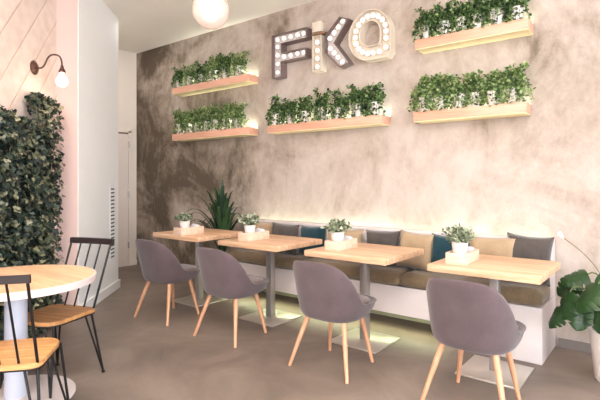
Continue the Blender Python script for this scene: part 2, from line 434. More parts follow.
# ================================================================== SHELVES WITH PLANTS
SH_D = .195
def shelf(x0, x1, z0, label):
    r = root('wall_shelf', ((x0 + x1) / 2, WALL_Y, z0), 0, label, 'shelf', None)
    h = (x1 - x0) / 2
    bm = bmesh.new(); box(bm, -h, h, -SH_D, -.003, 0, .085, .003)
    finish(bm, 'shelf_board', M['shelf'], r)
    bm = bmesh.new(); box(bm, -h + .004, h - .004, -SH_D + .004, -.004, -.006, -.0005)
    finish(bm, 'underside_glow_panel', M['under'], r, smooth=False)
    bm = bmesh.new(); box(bm, -h + .02, h - .005, -.02, -.003, .0855, .093)
    finish(bm, 'light_strip', M['led'], r, smooth=False)
    L = D.lights.new('shelf_light', 'AREA'); L.shape = 'RECTANGLE'; L.size = 2 * h - .03; L.size_y = .02
    L.energy = SHELF_W * (2 * h); L.color = (.92, 1, .82)
    lo = D.objects.new('shelf_light', L); COL.objects.link(lo)
    lo.location = ((x0 + x1) / 2, WALL_Y - .05, z0 + .098); lo.rotation_euler = (PI, 0, 0)
    # no lamp below the board: the panel's pale yellow paints the underside glow
    return r
SHELF_W = 2.6
shelves = [
    (-5.485, -4.0, 2.545, 'upper left', 6, 0), (-5.485, -4.01, 1.9, 'lower left', 7, 1),
    (-3.685, -2.19, 1.89, 'centre', 7, 0),
    (-1.845, -.88, 2.545, 'upper right', 6, 0), (-1.86, -.9, 1.88, 'lower right', 6, 1)]
desc = {'upper left': 'long pale wood shelf with trailing plants, upper one left of the letters',
        'lower left': 'long pale wood shelf with trailing plants, lower one at far left',
        'centre': 'long pale wood shelf with trailing plants directly below the marquee letters',
        'upper right': 'short pale wood shelf with trailing plants at the top right of the wall',
        'lower right': 'short pale wood shelf with trailing plants, lower of the right-hand pair'}
ordn = ['leftmost', 'second from left', 'third from left', 'fourth from left', 'fifth from left', 'sixth from left', 'rightmost']

def trailing_plant(mat, mat2=None):
    """white pot with a bushy top and strands hanging over the front and sides; base at origin, +(-Y) is front"""
    r = root('trailing_plant')
    bm = bmesh.new()
    lathe(bm, [(0, 0), (.036, 0), (.04, .004), (.05, .1), (.052, .105), (.047, .105), (.044, .09), (0, .09)], 20)
    pt = finish(bm, 'pot', M['pot'], r)
    leaves = []
    stems = []
    for k in range(34):
        a = random.uniform(0, 2 * PI) if k % 2 else random.uniform(PI, 2 * PI)
        hgt = random.uniform(.03, .14)
        reach = random.uniform(.035, .105)
        dx, dy = math.cos(a), math.sin(a) * .72
        hang = random.random() < .8
        p0 = Vector((dx * .02, dy * .02, .09)); p1 = p0 + Vector((dx * .02, dy * .02, hgt))
        p2 = Vector((dx * reach, dy * reach, .10 + hgt))
        drop = random.uniform(.1, .26) if hang and (dy < .35) else -.01
        p3 = Vector((dx * reach * 1.15, max(-.105, min(.05, dy * reach * 1.25)), max(.015, .10 + hgt - drop)))
        c = bez(p0, p1, p2, p3, 12)
        stems.append(c)
        for i in range(2, 13):
            for q in range(2 if i < 10 else 3):
                d = rand_dir(-.5); d.z -= .15
                n = Vector((random.uniform(-.5, .5), random.uniform(-1.2, 0), random.uniform(.2, 1)))
                pp = c[i] + d * random.uniform(0, .016)
                pp.y = max(-.115, min(.055, pp.y))
                leaves.append((pp, d, n, random.uniform(.016, .028)))
    leaf_object('foliage', leaves, mat, 'round', r)
    bm = bmesh.new()
    for c in stems: tube(bm, c[::3], .0015, 4, False)
    finish(bm, 'stems', M['stem'], r)
    return r
protos = {0: [trailing_plant(M['g_shelf']) for _ in range(4)], 1: [trailing_plant(M['g_shelf2']) for _ in range(4)]}
used = set()
for (x0, x1, z0, nm, n, kind) in shelves:
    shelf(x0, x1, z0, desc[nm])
    w = x1 - x0
    for k in range(n):
        pr = protos[(k % 2) if nm == 'upper left' else kind][(k * 3 + int(z0 * 10)) % 4]
        if pr.name in used: o = copy_tree(pr)
        else: o = pr; used.add(pr.name)
        endgap = .22 if 'left' in nm else .1
        xx = x0 + .09 + (w - .09 - endgap) * k / (n - 1)
        o.location = (xx + random.uniform(-.01, .01), WALL_Y - .128, z0 + .0855)
        o.rotation_euler = (0, 0, random.uniform(-.25, .25))
        sc = random.uniform(.95, 1.12) * (1.2 if 'right' in nm else 1.22)
        o.scale = (sc, 1, sc)
        place = ordn[k] if k < n - 1 else 'rightmost'
        tag(o, 'bushy trailing plant in white pot, %s on the %s shelf' % (place, nm), 'potted plant', 'trailing plants on the %s shelf' % nm)

# ================================================================== MARQUEE LETTERS
LZ0 = 2.53
def marquee(name, poly, hole, bulbs, mat_side, mat_face, label, depth=.11, extra=None):
    """channel letter: back plate, upright rim around the outline, bulbs inside. poly in wall X / Z metres"""
    cx = sum(p[0] for p in poly) / len(poly); cz = min(p[1] for p in poly)
    r = root(name, (cx, WALL_Y, cz), 0, label, 'sign letter', 'marquee letters on the wall')
    P = [(p[0] - cx, p[1] - cz) for p in poly]; H = [(p[0] - cx, p[1] - cz) for p in hole] if hole else None
    y_back, y_plate, y_front = -.003, -.06, -depth
    # face plate
    bm = bmesh.new()
    def loop(pts, y): return [bm.verts.new((a, y, b)) for a, b in pts]
    f0 = loop(P, y_plate)
    if H:
        h0 = loop(H, y_plate)
        m = len(P)
        for i in range(m):
            j = (i + 1) % m
            bm.faces.new((f0[i], f0[j], h0[j], h0[i]))
    else:
        for tri in tessellate_polygon([[Vector((a, b, 0)) for a, b in P]]):
            bm.faces.new([f0[i] for i in tri])
    finish(bm, 'letter_face', mat_face, r, smooth=False)
    # rim
    bm = bmesh.new(); t = .007
    def rim(pts, sgn):
        m = len(pts)
        area = sum(pts[i][0] * pts[(i + 1) % m][1] - pts[(i + 1) % m][0] * pts[i][1] for i in range(m)) / 2
        s = -1 if area > 0 else 1
        inn = []
        for i in range(m):
            a, b, c = Vector(pts[i - 1]), Vector(pts[i]), Vector(pts[(i + 1) % m])
            n1 = (b - a).normalized(); n2 = (c - b).normalized()
            nn = Vector((n1.y, -n1.x)) + Vector((n2.y, -n2.x))
            if nn.length < 1e-4: nn = Vector((n1.y, -n1.x))
            nn.normalize()
            k = t / max(.35, nn.dot(Vector((n1.y, -n1.x))))
            q = b + nn * s * k * sgn
            inn.append((q.x, q.y))
        rings = [loop(pts, y_back), loop(pts, y_front), loop(inn, y_front), loop(inn, y_back)]
        for A_, B_ in zip(rings, rings[1:] + rings[:1]):
            for i in range(m):
                bm.faces.new((A_[i], A_[(i + 1) % m], B_[(i + 1) % m], B_[i]))
    rim(P, 1)
    if H: rim(H, -1)
    finish(bm, 'letter_rim', mat_side, r, smooth=bool(H), angle=35)
    for (bx, bz) in bulbs:
        bm = bmesh.new()
        lathe(bm, [(0, -.0), (.012, 0), (.013, .010), (.025, .022), (.029, .034), (.024, .048), (.010, .057), (0, .058)], 12)
        finish(bm, 'bulb', M['bulb'], r, loc=(bx - cx, y_plate - .001, bz - cz), rot=(PI / 2, 0, 0))
    if extra: extra(r, cx, cz)
    return r
# F
F_ = [(-3.686, 2.54), (-3.50, 2.54), (-3.50, 2.745), (-3.135, 2.745), (-3.135, 2.835), (-3.50, 2.835), (-3.50, 2.935), (-3.125, 2.935), (-3.125, 3.04), (-3.686, 3.04)]
F_ = [(-3.69, 2.54), (-3.54, 2.54), (-3.54, 2.715), (-3.18, 2.715), (-3.18, 2.82), (-3.54, 2.82), (-3.54, 2.925), (-3.17, 2.925), (-3.17, 3.045), (-3.69, 3.045)]
marquee('marquee_letter', F_, None,
        [(-3.608, z) for z in (2.60, 2.70, 2.80, 2.90)] + [(x, 2.985) for x in (-3.61, -3.51, -3.41, -3.31, -3.22)] + [(x, 2.772) for x in (-3.51, -3.41, -3.31, -3.22)],
        M['silver'], M['faceplate'], 'silver metal marquee letter F with round bulbs', .11)
# i : cream post with a separate dot box above a thin brown band
def idot(r, cx, cz):
    bm = bmesh.new()
    box(bm, -3.095 - cx, -2.975 - cx, -.11, -.003, 2.965 - cz, 3.075 - cz, .004)
    finish(bm, 'letter_dot', M['letterwhite'], r)
    bm = bmesh.new()
    box(bm, -3.10 - cx, -2.925 - cx, -.112, -.004, 2.93 - cz, 2.95 - cz, .002)
    finish(bm, 'brown_band', M['twig'], r)
marquee('marquee_letter', [(-3.09, 2.53), (-2.97, 2.53), (-2.97, 2.92), (-3.09, 2.92)], None, [(-3.03, 2.58 + .09 * k) for k in range(4)],
        M['letterwhite'], M['letterwhite'], 'slim cream marquee letter i with dot above a brown band', .11, idot)
K_ = [(-2.92, 2.71), (-2.92, 2.90), (-2.735, 3.065), (-2.62, 3.02), (-2.80, 2.80), (-2.61, 2.56), (-2.735, 2.53)]
marquee('marquee_letter', K_, None, [(-2.865, 2.86), (-2.81, 2.91), (-2.755, 2.96), (-2.70, 3.01), (-2.86, 2.75), (-2.81, 2.695), (-2.76, 2.64), (-2.705, 2.585)],
        M['silver'], M['faceplate'], 'silver-edged marquee letter K without a stem, bulbs along both arms', .11)
# a : round cream ring with a square lower right corner and a pointed hole
def ringpoly(cx, cz, rx, rz, corner, n=36):
    pts = []
    for i in range(n):
        a = 2 * PI * i / n
        c, s = math.cos(a), math.sin(a)
        x, z = rx * c, rz * s
        if c > 0 and s < 0:
            k = 1 / max(abs(c), abs(s))
            kk = 1 + (k - 1) * corner
            x, z = rx * c * kk, rz * s * kk
        pts.append((cx + x, cz + z))
    return pts
outer = ringpoly(-2.375, 2.80, .24, .255, 1.0)
inner = ringpoly(-2.365, 2.815, .115, .125, .9)
mid = ringpoly(-2.37, 2.807, .178, .19, 1.0)
marquee('marquee_letter', outer, inner, [mid[i] for i in range(0, 36, 2)], M['letterwhite'], M['letterwhite'],
        'cream ring-shaped marquee letter a, the rightmost, with bulbs', .12)

# ================================================================== BENCH
BX0, BX1 = -4.05, -.72
br = root('banquette_bench', ((BX0 + BX1) / 2, 3.98, 0), 0, 'long white banquette bench with olive cushion along the plaster wall', 'bench')
ox = (BX0 + BX1) / 2; oy = 3.98
def bpart(name, boxes, mat, bev=.004, smooth=True):
    bm = bmesh.new()
    for (x0, x1, y0, y1, z0, z1) in boxes: box(bm, x0 - ox, x1 - ox, y0 - oy, y1 - oy, z0, z1, bev)
    return finish(bm, name, mat, br, smooth)
bpart('front_panel', [(BX0, -1.42, 3.73, 3.75, .165, .41)], M['benchwhite'])
bpart('bench_carcass', [(BX0, -1.42, 3.75, 4.235, .165, .40), (BX0, -1.42, 4.15, 4.235, 0, .165)], M['benchwhite'])
bpart('kick_strip', [(BX0 + .02, -1.42, 3.735, 3.76, .135, .1645)], M['kick'])
bpart('end_block', [(-1.4195, BX1, 3.728, 4.235, 0, .41)], M['benchwhite'])
bpart('end_panel', [(BX1 - .03, BX1 - .002, 4.03, 4.236, .411, .87)], M['benchwhite'], .006)
bpart('back_panel', [(BX0, BX1 - .031, 4.05, 4.075, .40, .843)], M['benchwhite'])
bpart('back_ledge', [(BX0, BX1 - .031, 4.04, 4.15, .845, .872)], M['benchwhite'])
bpart('light_strip', [(BX0 + .03, BX1 - .05, 4.16, 4.18, .78, .79)], M['led'], 0, False)
# seat cushion: three long cushions, softly rounded
def cushion(x0, x1, y0, y1, z0, z1, name, mat, parent, puff=.012):
    bm = bmesh.new()
    nx, ny = 26, 8
    X = lambda u: x0 + (x1 - x0) * u
    Y = lambda v: y0 + (y1 - y0) * v
    top, bot = [], []
    for i in range(nx + 1):
        tr_, br_ = [], []
        for j in range(ny + 1):
            u, v = i / nx, j / ny
            e = min(1, (min(u, 1 - u) * (x1 - x0)) / .05, (min(v, 1 - v) * (y1 - y0)) / .05)
            k = math.sqrt(max(0, 1 - (1 - e) ** 2))
            h = (z1 - z0) / 2
            zc = (z0 + z1) / 2
            w = puff * math.sin(u * 23) * .3 + puff * .3 * math.sin(v * 9 + u * 7)
            ins = 1 if 0 < i < nx and 0 < j < ny else 1
            tr_.append(bm.verts.new((X(u), Y(v), zc + h * (.45 + .55 * k) + w * k)))
            br_.append(bm.verts.new((X(u), Y(v), zc - h * (.55 + .45 * k))))
        top.append(tr_); bot.append(br_)
    for i in range(nx):
        for j in range(ny):
            bm.faces.new((top[i][j], top[i + 1][j], top[i + 1][j + 1], top[i][j + 1]))
            bm.faces.new((bot[i][j], bot[i][j + 1], bot[i + 1][j + 1], bot[i + 1][j]))
    for i in range(nx):
        bm.faces.new((top[i][0], bot[i][0], bot[i + 1][0], top[i + 1][0]))
        bm.faces.new((top[i][ny], top[i + 1][ny], bot[i + 1][ny], bot[i][ny]))
    for j in range(ny):
        bm.faces.new((top[0][j], top[0][j + 1], bot[0][j + 1], bot[0][j]))
        bm.faces.new((top[nx][j], bot[nx][j], bot[nx][j + 1], top[nx][j + 1]))
    return finish(bm, name, mat, parent, angle=75)
cw = (BX1 - BX0) / 3
for k in range(3):
    cushion(BX0 + k * cw + .003 - ox, BX0 + (k + 1) * cw - .003 - ox, 3.70 - oy, 4.045 - oy, .412, .535, 'seat_cushion', M['olive'], br)

def area(name, loc, rot, sx, sy, e, col):
    L = D.lights.new(name, 'AREA'); L.shape = 'RECTANGLE'; L.size = sx; L.size_y = sy; L.energy = e; L.color = col
    o = D.objects.new(name, L); COL.objects.link(o); o.location = loc; o.rotation_euler = rot
    return o
area('bench_back_light', ((BX0 + BX1) / 2, 4.168, .80), (PI - math.radians(12), 0, 0), BX1 - BX0 - .1, .02, 4, (.88, 1, .76))
area('bench_under_light', ((BX0 - 1.42) / 2, 3.80, .158), (math.radians(-38), 0, 0), -1.42 - BX0 - .1, .03, 9, (.9, 1, .6))

# ================================================================== PILLOWS
def pillow(x, y, w, h, mat, label, tilt=-14, rz=0, roll=0, th=.15):
    bm = bmesh.new(); n = 12
    g = {}
    for s in (1, -1):
        for i in range(n + 1):
            for j in range(n + 1):
                u, v = i / n * 2 - 1, j / n * 2 - 1
                edge = i in (0, n) or j in (0, n)
                if edge and s == -1: g[(s, i, j)] = g[(1, i, j)]; continue
                k = (1 - u ** 4) ** .5 * (1 - v ** 4) ** .5 if not edge else 0
                # corners poke out, sides pull in
                px_ = u * w / 2 * (1 - .09 * (1 - v * v)); pz_ = v * h / 2 * (1 - .09 * (1 - u * u))
                wr = .004 * math.sin(9 * u + 5 * v + x * 7)
                g[(s, i, j)] = bm.verts.new((px_, -s * (th / 2 * k ** .8 + wr * k), pz_ + h / 2))
    for s in (1, -1):
        for i in range(n):
            for j in range(n):
                f = (g[(s, i, j)], g[(s, i + 1, j)], g[(s, i + 1, j + 1)], g[(s, i, j + 1)])
                bm.faces.new(f if s == 1 else f[::-1])
    o = finish(bm, 'throw_pillow', mat, angle=80)
    z = .538
    o.location = (x, y, z); o.rotation_euler = (math.radians(tilt), math.radians(roll), rz)
    tag(o, label, 'pillow', 'throw pillows along the bench')
    return o
P = [(-3.68, .38, .33, 'tan', 'tan throw pillow at the left end of the bench'),
     (-3.33, .37, .33, 'charcoal', 'dark grey throw pillow between the leftmost tan and teal ones'),
     (-2.97, .36, .325, 'teal', 'dark teal throw pillow left of the trailing planter on the middle table'),
     (-2.55, .42, .325, 'tan', 'tan throw pillow left of the middle charcoal one'),
     (-2.13, .37, .33, 'charcoal', 'charcoal throw pillow in the middle of the bench, between two tan ones'),
     (-1.80, .36, .34, 'tan', 'tan throw pillow right of the middle charcoal one'),
     (-1.50, .34, .325, 'teal', 'dark teal throw pillow behind the plant on the nearest table'),
     (-1.12, .40, .35, 'tan', 'tan throw pillow beside the rightmost charcoal one'),
     (-.875, .34, .38, 'charcoal', 'large charcoal throw pillow at the right end of the bench')]
for k, (x, w, h, m, lab) in enumerate(P):
    y = 3.94 if m != 'charcoal' else 3.93
    pillow(x, y - (.03 if k % 2 else 0), w, h, M[m], lab, tilt=-(8 + (k % 3) * 2), roll=[0, 2, -3, 1, -2, 3, 4, -2, 3][k], rz=[0, .08, -.1, .05, 0, -.06, .1, 0, .05][k], th=.12)

# ================================================================== BISTRO TABLES
def bistro_table():
    r = root('bistro_table')
    bm = bmesh.new(); box(bm, -.375, .375, -.345, .345, .712, .76, .004); finish(bm, 'tabletop', M['table'], r)
    bm = bmesh.new(); box(bm, -.25, .25, -.03, .03, .69, .7115, .002); box(bm, -.03, .03, -.25, .25, .69, .7115, .002); finish(bm, 'support_frame', M['black'], r)
    bm = bmesh.new(); box(bm, -.032, .032, -.032, .032, .014, .6895, .003); finish(bm, 'column', M['steel'], r)
    bm = bmesh.new(); box(bm, -.22, .22, -.22, .22, .0, .0135, .003); finish(bm, 'base_plate', M['plate'], r)
    return r
TY = 3.40
tabs = [(-4.115, 'pale wood table with a steel column, farthest from the monstera'), (-3.05, 'pale wood table with a steel column, second from the palm end'),
        (-1.995, 'pale wood table with a steel column, second from the monstera end'), (-.955, 'pale wood table with a steel column, nearest the monstera')]
t0 = bistro_table()
for k, (x, lab) in enumerate(tabs):
    o = t0 if k == 0 else copy_tree(t0)
    o.location = (x, TY, 0); tag(o, lab, 'table', 'bistro tables along the bench')
    if k == 3: o.scale = (.94, .97, 1)

# wooden crate with papers and a white pot with a small plant on each table
def crate_():
    r = root('wooden_crate')
    bm = bmesh.new(); t = .008; w, l, h = .066, .15, .078
    box(bm, -w, w, -l, -l + t, 0, h, .001); finish(bm, 'front_panel', M['crate'], r)
    bm = bmesh.new(); box(bm, -w, w, l - t, l, 0, h, .001); finish(bm, 'rear_panel', M['crate'], r)
    for s in (-1, 1):
        bm = bmesh.new(); box(bm, min(s * w, s * (w - t)), max(s * w, s * (w - t)), -l + t, l - t, 0, h, .001)
        finish(bm, 'side_panel', M['crate'], r)
    bm = bmesh.new(); box(bm, -w + t, w - t, -l + t, l - t, 0.002, .01); finish(bm, 'bottom_panel', M['crate'], r)
    return r
def table_plant(big):
    r = root('potted_succulent')
    bm = bmesh.new()
    lathe(bm, [(0, 0), (.036, 0), (.04, .004), (.056, .128), (.058, .134), (.052, .134), (.049, .12), (0, .12)], 24)
    finish(bm, 'pot', M['pot'], r)
    leaves = []
    bm = bmesh.new()
    for k in range(44):
        d = rand_dir(.0); d.z = abs(d.z) + .12; d.normalize()
        L_ = random.uniform(.06, .11) * big
        d.z += .3; d.normalize(); p0 = Vector((d.x * .02, d.y * .02, .13)); p3 = p0 + Vector((d.x * L_ * .95, d.y * L_ * .95, d.z * L_ * .9))
        tube(bm, [p0, (p0 + p3) / 2 + Vector((0, 0, .01)), p3], .0016, 4, False)
        for i in range(9):
            t = .3 + .7 * i / 8
            q = p0.lerp(p3, t)
            dd = (rand_dir() + d * .8).normalized()
            leaves.append((q, dd, rand_dir(.2), random.uniform(.024, .038)))
    finish(bm, 'stems', M['stem'], r)
    leaf_object('foliage', leaves, M['g_succ'], 'oval', r)
    return r
def napkins():
    r = root('napkin_stack')
    for k in range(5):
        bm = bmesh.new()
        vs = [bm.verts.new(p) for p in ((-.045 + .001 * k, 0, 0), (.045, 0, 0), (.045, 0, .075 + .006 * (k % 3)), (0, 0, .098 - .004 * k), (-.045, 0, .07 + .005 * (k % 2)))]
        f = bm.faces.new(vs)
        ex = bmesh.ops.extrude_face_region(bm, geom=[f]); bmesh.ops.translate(bm, verts=[v for v in ex['geom'] if isinstance(v, bmesh.types.BMVert)], vec=(0, .006, 0))
        finish(bm, 'napkin', M['paper'], r, smooth=False, loc=(0, -.02 + k * .011, 0))
    return r
wh = ['farthest from the monstera', 'second from the palm end', 'second from the monstera end', 'nearest the monstera']
cr0, np0 = crate_(), napkins()
cpos = [(-4.045, 3.2), (-3.17, 3.29), (-2.165, 3.3), (-1.145, 3.3)]
for k, (x, y) in enumerate(cpos):
    c = cr0 if k == 0 else copy_tree(cr0)
    c.location = (x, y, .761); tag(c, 'small open wooden crate on the table ' + wh[k], 'crate', 'wooden crates on the tables')
    p = table_plant([1, 1.1, 1.12, 1.2][k])
    p.location = (x, y - .055, .773); p.rotation_euler = (0, 0, k)
    tag(p, 'grey-green plant in white pot, on table ' + wh[k], 'potted plant', 'small plants on the tables')
    q = np0 if k == 0 else copy_tree(np0)
    q.location = (x, y + .075, .773); tag(q, 'white napkins in crate on table ' + wh[k], 'napkins', 'napkin stacks in the crates')

# ================================================================== TUB CHAIRS
LEAN = .075
def tub_chair():
    r = root('tub_chair')
    n = 64
    a, b = .25, .235
    def plan(phi, s):                  # phi = 0 at the rear (-Y)
        c, si = math.cos(phi), math.sin(phi)
        e = 2 / 2.9
        b = .235 if c > 0 else .295
        x = a * s * math.copysign(abs(si) ** e, si); y = -b * s * math.copysign(abs(c) ** e, c)
        return x, y
    def rimh(phi):
        ph = abs((phi + PI) % (2 * PI) - PI)
        f = max(0, 1 - (ph / math.radians(86)) ** 2.7) ** .72
        t = min(1, max(0, ph - math.radians(50)) / math.radians(75)); f = max(f, .11 * (1 - t * t * (3 - 2 * t)))
        return .452 + .335 * f
    bm = bmesh.new(); rings = []
    levels = []
    for j in range(n):
        phi = 2 * PI * j / n
        h = rimh(phi)
        rear = max(0, math.cos(phi))
        col = []
        for s, z in ((.45, .352), (.74, .355), (.87, .365), (.94, .39), (.975, .43)):
            x, y = plan(phi, s); col.append((x, y, z + (.445 - z) * .55 * max(0, -math.cos(phi)) * s))
        for t in (.25, .5, .75, .92):
            z = .455 + (h - .455) * t
            x, y = plan(phi, 1.0 + .03 * t)
            col.append((x, y - LEAN * (z - .455) / .33 * (rear ** .5 + .1), z if h > .48 else .455 + .003 * t))
        x, y = plan(phi, .99); lean = LEAN * (h - .455) / .33 * (rear ** .5 + .1)
        col.append((x, y - lean, h + .006))
        x, y = plan(phi, .94); col.append((x, y - lean, h - .004))
        for t in (.75, .5, .25):
            z = .45 + (h - .45) * t
            x, y = plan(phi, .90 - .04 * (1 - t)); col.append((x, y - LEAN * (z - .45) / .33 * (rear ** .5 + .1), z - .004))
        x, y = plan(phi, .82); col.append((x, y, .442))
        x, y = plan(phi, .5); col.append((x, y, .44))
        rings.append([bm.verts.new(p) for p in col])
    c0 = bm.verts.new((0, 0, .35)); c1 = bm.verts.new((0, 0, .44))
    m = len(rings[0])
    for j in range(n):
        A_, B_ = rings[j], rings[(j + 1) % n]
        bm.faces.new((c0, A_[0], B_[0])); bm.faces.new((c1, B_[-1], A_[-1]))
        for i in range(m - 1): bm.faces.new((A_[i], A_[i + 1], B_[i + 1], B_[i]))
    o = finish(bm, 'shell', M['chair'], r, angle=180)
    md = o.modifiers.new('s', 'SUBSURF'); md.levels = 1; md.render_levels = 1
    # seat pad
    bm = bmesh.new(); rg = []
    prof = [(.0, .4745), (.5, .474), (.74, .472), (.82, .465), (.845, .455), (.83, .447)]
    for s, z in prof[1:]:
        rg.append([bm.verts.new((plan(2 * PI * j / n, s)[0], plan(2 * PI * j / n, s)[1] + .012, z)) for j in range(n)])
    c = bm.verts.new((0, .012, .4745))
    for j in range(n):
        bm.faces.new((c, rg[0][j], rg[0][(j + 1) % n]))
        for A_, B_ in zip(rg, rg[1:]): bm.faces.new((A_[j], B_[j], B_[(j + 1) % n], A_[(j + 1) % n]))
    finish(bm, 'seat_pad', M['chairpad'], r, angle=80)
    for (tx, ty, fx, fy) in ((-.15, -.125, -.245, -.23), (.15, -.125, .245, -.23), (-.13, .13, -.19, .2), (.13, .13, .19, .2)):
        bm = bmesh.new(); tube(bm, [(tx, ty, .365), ((tx + fx) / 2, (ty + fy) / 2, .19), (fx, fy, .0)], [.0195, .0165, .0115], 14)
        finish(bm, 'leg', M['leg'], r, angle=60)
    return r
ch0 = tub_chair()
cpx = [(-3.87, 2.83, 'at the table farthest from the monstera', .05), (-2.965, 2.83, 'second from the palm end', .02),
       (-1.905, 2.83, 'second from the monstera end', 0), (-.915, 2.87, 'at the table nearest the monstera', -.03)]
for k, (x, y, w, rz) in enumerate(cpx):
    o = ch0 if k == 0 else copy_tree(ch0)
    o.location = (x, y, 0); o.rotation_euler = (0, 0, rz)
    tag(o, 'mauve-grey upholstered tub chair on wood legs, ' + w, 'chair', 'tub chairs along the bistro tables')

# ================================================================== ROUND TABLE AND SPINDLE CHAIRS
rt_ = root('round_table', floor_at(-1.73, 2.85), 0, 'round pale wood table with white edge and white pedestal beside the green wall', 'table')
bm = bmesh.new(); lathe(bm, [(0, .738), (.436, .738), (.438, .7385), (.438, .742), (0, .742)], 72); finish(bm, 'tabletop', M['roundwood'], rt_, angle=30)
bm = bmesh.new(); lathe(bm, [(0, .698), (.435, .698), (.449, .702), (.45, .738), (.447, .7415), (.4385, .7415), (.4385, .735), (0, .735)], 72); finish(bm, 'table_rim', M['tableedge'], rt_, angle=30)
bm = bmesh.new(); lathe(bm, [(.0, .024), (.062, .024), (.062, .69), (.14, .69), (.14, .6975), (0, .6975)], 32); finish(bm, 'pedestal', M['bluewhite'], rt_, angle=30)
bm = bmesh.new(); lathe(bm, [(0, 0), (.325, 0), (.33, .004), (.33, .014), (.32, .02), (.07, .0235), (0, .0235)], 64); finish(bm, 'base_disc', M['benchwhite'], rt_, angle=30)

def spindle_chair():
    """faces +Y in its own frame"""
    r = root('spindle_chair')
    # seat: rounded trapezoid plank
    pts = []
    for (x, y, rr) in ((-.185, -.2, .05), (.185, -.2, .05), (.18, .2, .09), (-.18, .2, .09)):
        cx, cy = x - math.copysign(rr, x), y - math.copysign(rr, y)
        a0 = {(-1, -1): PI, (1, -1): 1.5 * PI, (1, 1): 0, (-1, 1): .5 * PI}[(int(math.copysign(1, x)), int(math.copysign(1, y)))]
        for k in range(6):
            a = a0 + k / 5 * PI / 2
            pts.append((cx + rr * math.cos(a), cy + rr * math.sin(a)))
    bm = bmesh.new(); prism(bm, pts, .432, .456)
    bmesh.ops.bevel(bm, geom=[e for e in bm.edges if abs(e.verts[0].co.z - e.verts[1].co.z) < 1e-5], offset=.004, segments=2, affect='EDGES')
    finish(bm, 'seat', M['seatwood'], r, angle=35)
    bm = bmesh.new(); ring = [Vector((p[0] * .97, p[1] * .97, .4265)) for p in pts]
    tube(bm, ring + [ring[0]], .0055, 6, False); finish(bm, 'seat_frame', M['black'], r)
    for (tx, ty, fx, fy) in ((-.16, -.16, -.2, -.23), (.16, -.16, .2, -.23), (-.17, .17, -.205, .23), (.17, .17, .205, .23)):
        bm = bmesh.new(); tube(bm, [(tx, ty, .43), (fx, fy, .004)], .0075, 8)
        tube(bm, [(tx * .62, ty, .43), (fx, fy, .004)], .0065, 8)
        lathe(bm, [(0, 0), (.012, 0), (.012, .012), (0, .012)], 10, fx, fy)
        finish(bm, 'leg', M['black'], r)
    # back: rail on five spindles
    for k in range(5):
        u = (k / 4 - .5) * 2
        bm = bmesh.new(); tube(bm, [(u * .165, -.17, .44), (u * .175, -.335, .875)], .0075 if k in (0, 4) else .006, 8)
        finish(bm, 'spindle', M['black'], r)
    bm = bmesh.new()
    n = 10
    secs = []
    for i in range(n + 1):
        u = (i / n - .5) * 2
        x = u * .19; y = -.345 - .012 * (1 - u * u)
        secs.append([bm.verts.new((x, y + dy, z)) for dy, z in ((-.011, .874), (.011, .870), (.008, .910), (-.014, .912))])
    for A_, B_ in zip(secs, secs[1:]):
        for i in range(4): bm.faces.new((A_[i], A_[(i + 1) % 4], B_[(i + 1) % 4], B_[i]))
    bm.faces.new(secs[0][::-1]); bm.faces.new(secs[-1])
    finish(bm, 'top_rail', M['rail'], r, angle=50)
    return r
def face(o, fr, fd):
    v = FW * fd + RT * fr
    o.rotation_euler.z = math.atan2(v.y, v.x) - PI / 2
s1 = spindle_chair(); s1.location = floor_at(-1.63, 3.10); face(s1, -.30, -.95)
tag(s1, 'black metal spindle-back chair with wooden seat, on far side of the round table', 'chair', 'spindle chairs at the round table')
s2 = copy_tree(s1); s2.location = floor_at(-1.465, 2.40); face(s2, -.2, .98)
tag(s2, 'black metal spindle-back chair with wooden seat, nearest us before the round table', 'chair', 'spindle chairs at the round table')

# ================================================================== GREEN WALL PANEL
hd = root('green_wall_panel', floor_at(-2.3, 3.4), 0, 'tall panel of dense dark green leaves against the plank wall', 'plant wall')
hm = Matrix(((FW.x, -RT.x, 0, 0), (FW.y, -RT.y, 0, 0), (0, 0, 1, 0), (0, 0, 0, 1)))
hd.matrix_world = Matrix.Translation(floor_at(-2.305, 3.4)) @ hm      # local X away from camera, local -Y into the room
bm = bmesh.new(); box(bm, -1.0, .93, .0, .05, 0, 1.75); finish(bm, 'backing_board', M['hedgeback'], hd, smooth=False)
leaves = []
def top_h(x):
    base = 1.86 + .04 * math.sin(x * 9) + .03 * math.sin(x * 23)
    if x > .56: base = 2.06 + .03 * math.sin(x * 31)
    elif x > .3: base = 1.84
    return base
for k in range(11000):
    x = random.uniform(-1.0, 1.0); z = random.uniform(.02, 2.12)
    if z > top_h(x) - random.uniform(0, .07): continue
    depth = .03 + .05 * (math.sin(x * 11 + z * 7) * math.sin(z * 13 - x * 5)) + random.uniform(-.02, .03)
    y = -depth
    edge = max(0, x - .93) * 1.0
    if x > .93: y = random.uniform(-.08, .05)
    d = Vector((random.uniform(-1, 1), random.uniform(-.9, -.1), random.uniform(-1.2, .5)))
    nrm = Vector((random.uniform(-.6, .6), -1, random.uniform(-.1, .9)))
    leaves.append(((x, y, z), d, nrm, random.uniform(.03, .055)))
for k in range(1100):                  # top fringe
    x = random.uniform(-1.0, .98); z = top_h(x) - random.uniform(0, .08)
    leaves.append(((x, random.uniform(-.07, .05), z), rand_dir(0), rand_dir(.1), random.uniform(.028, .045)))
leaf_object('foliage', leaves, M['g_hedge'], 'ivy', hd)

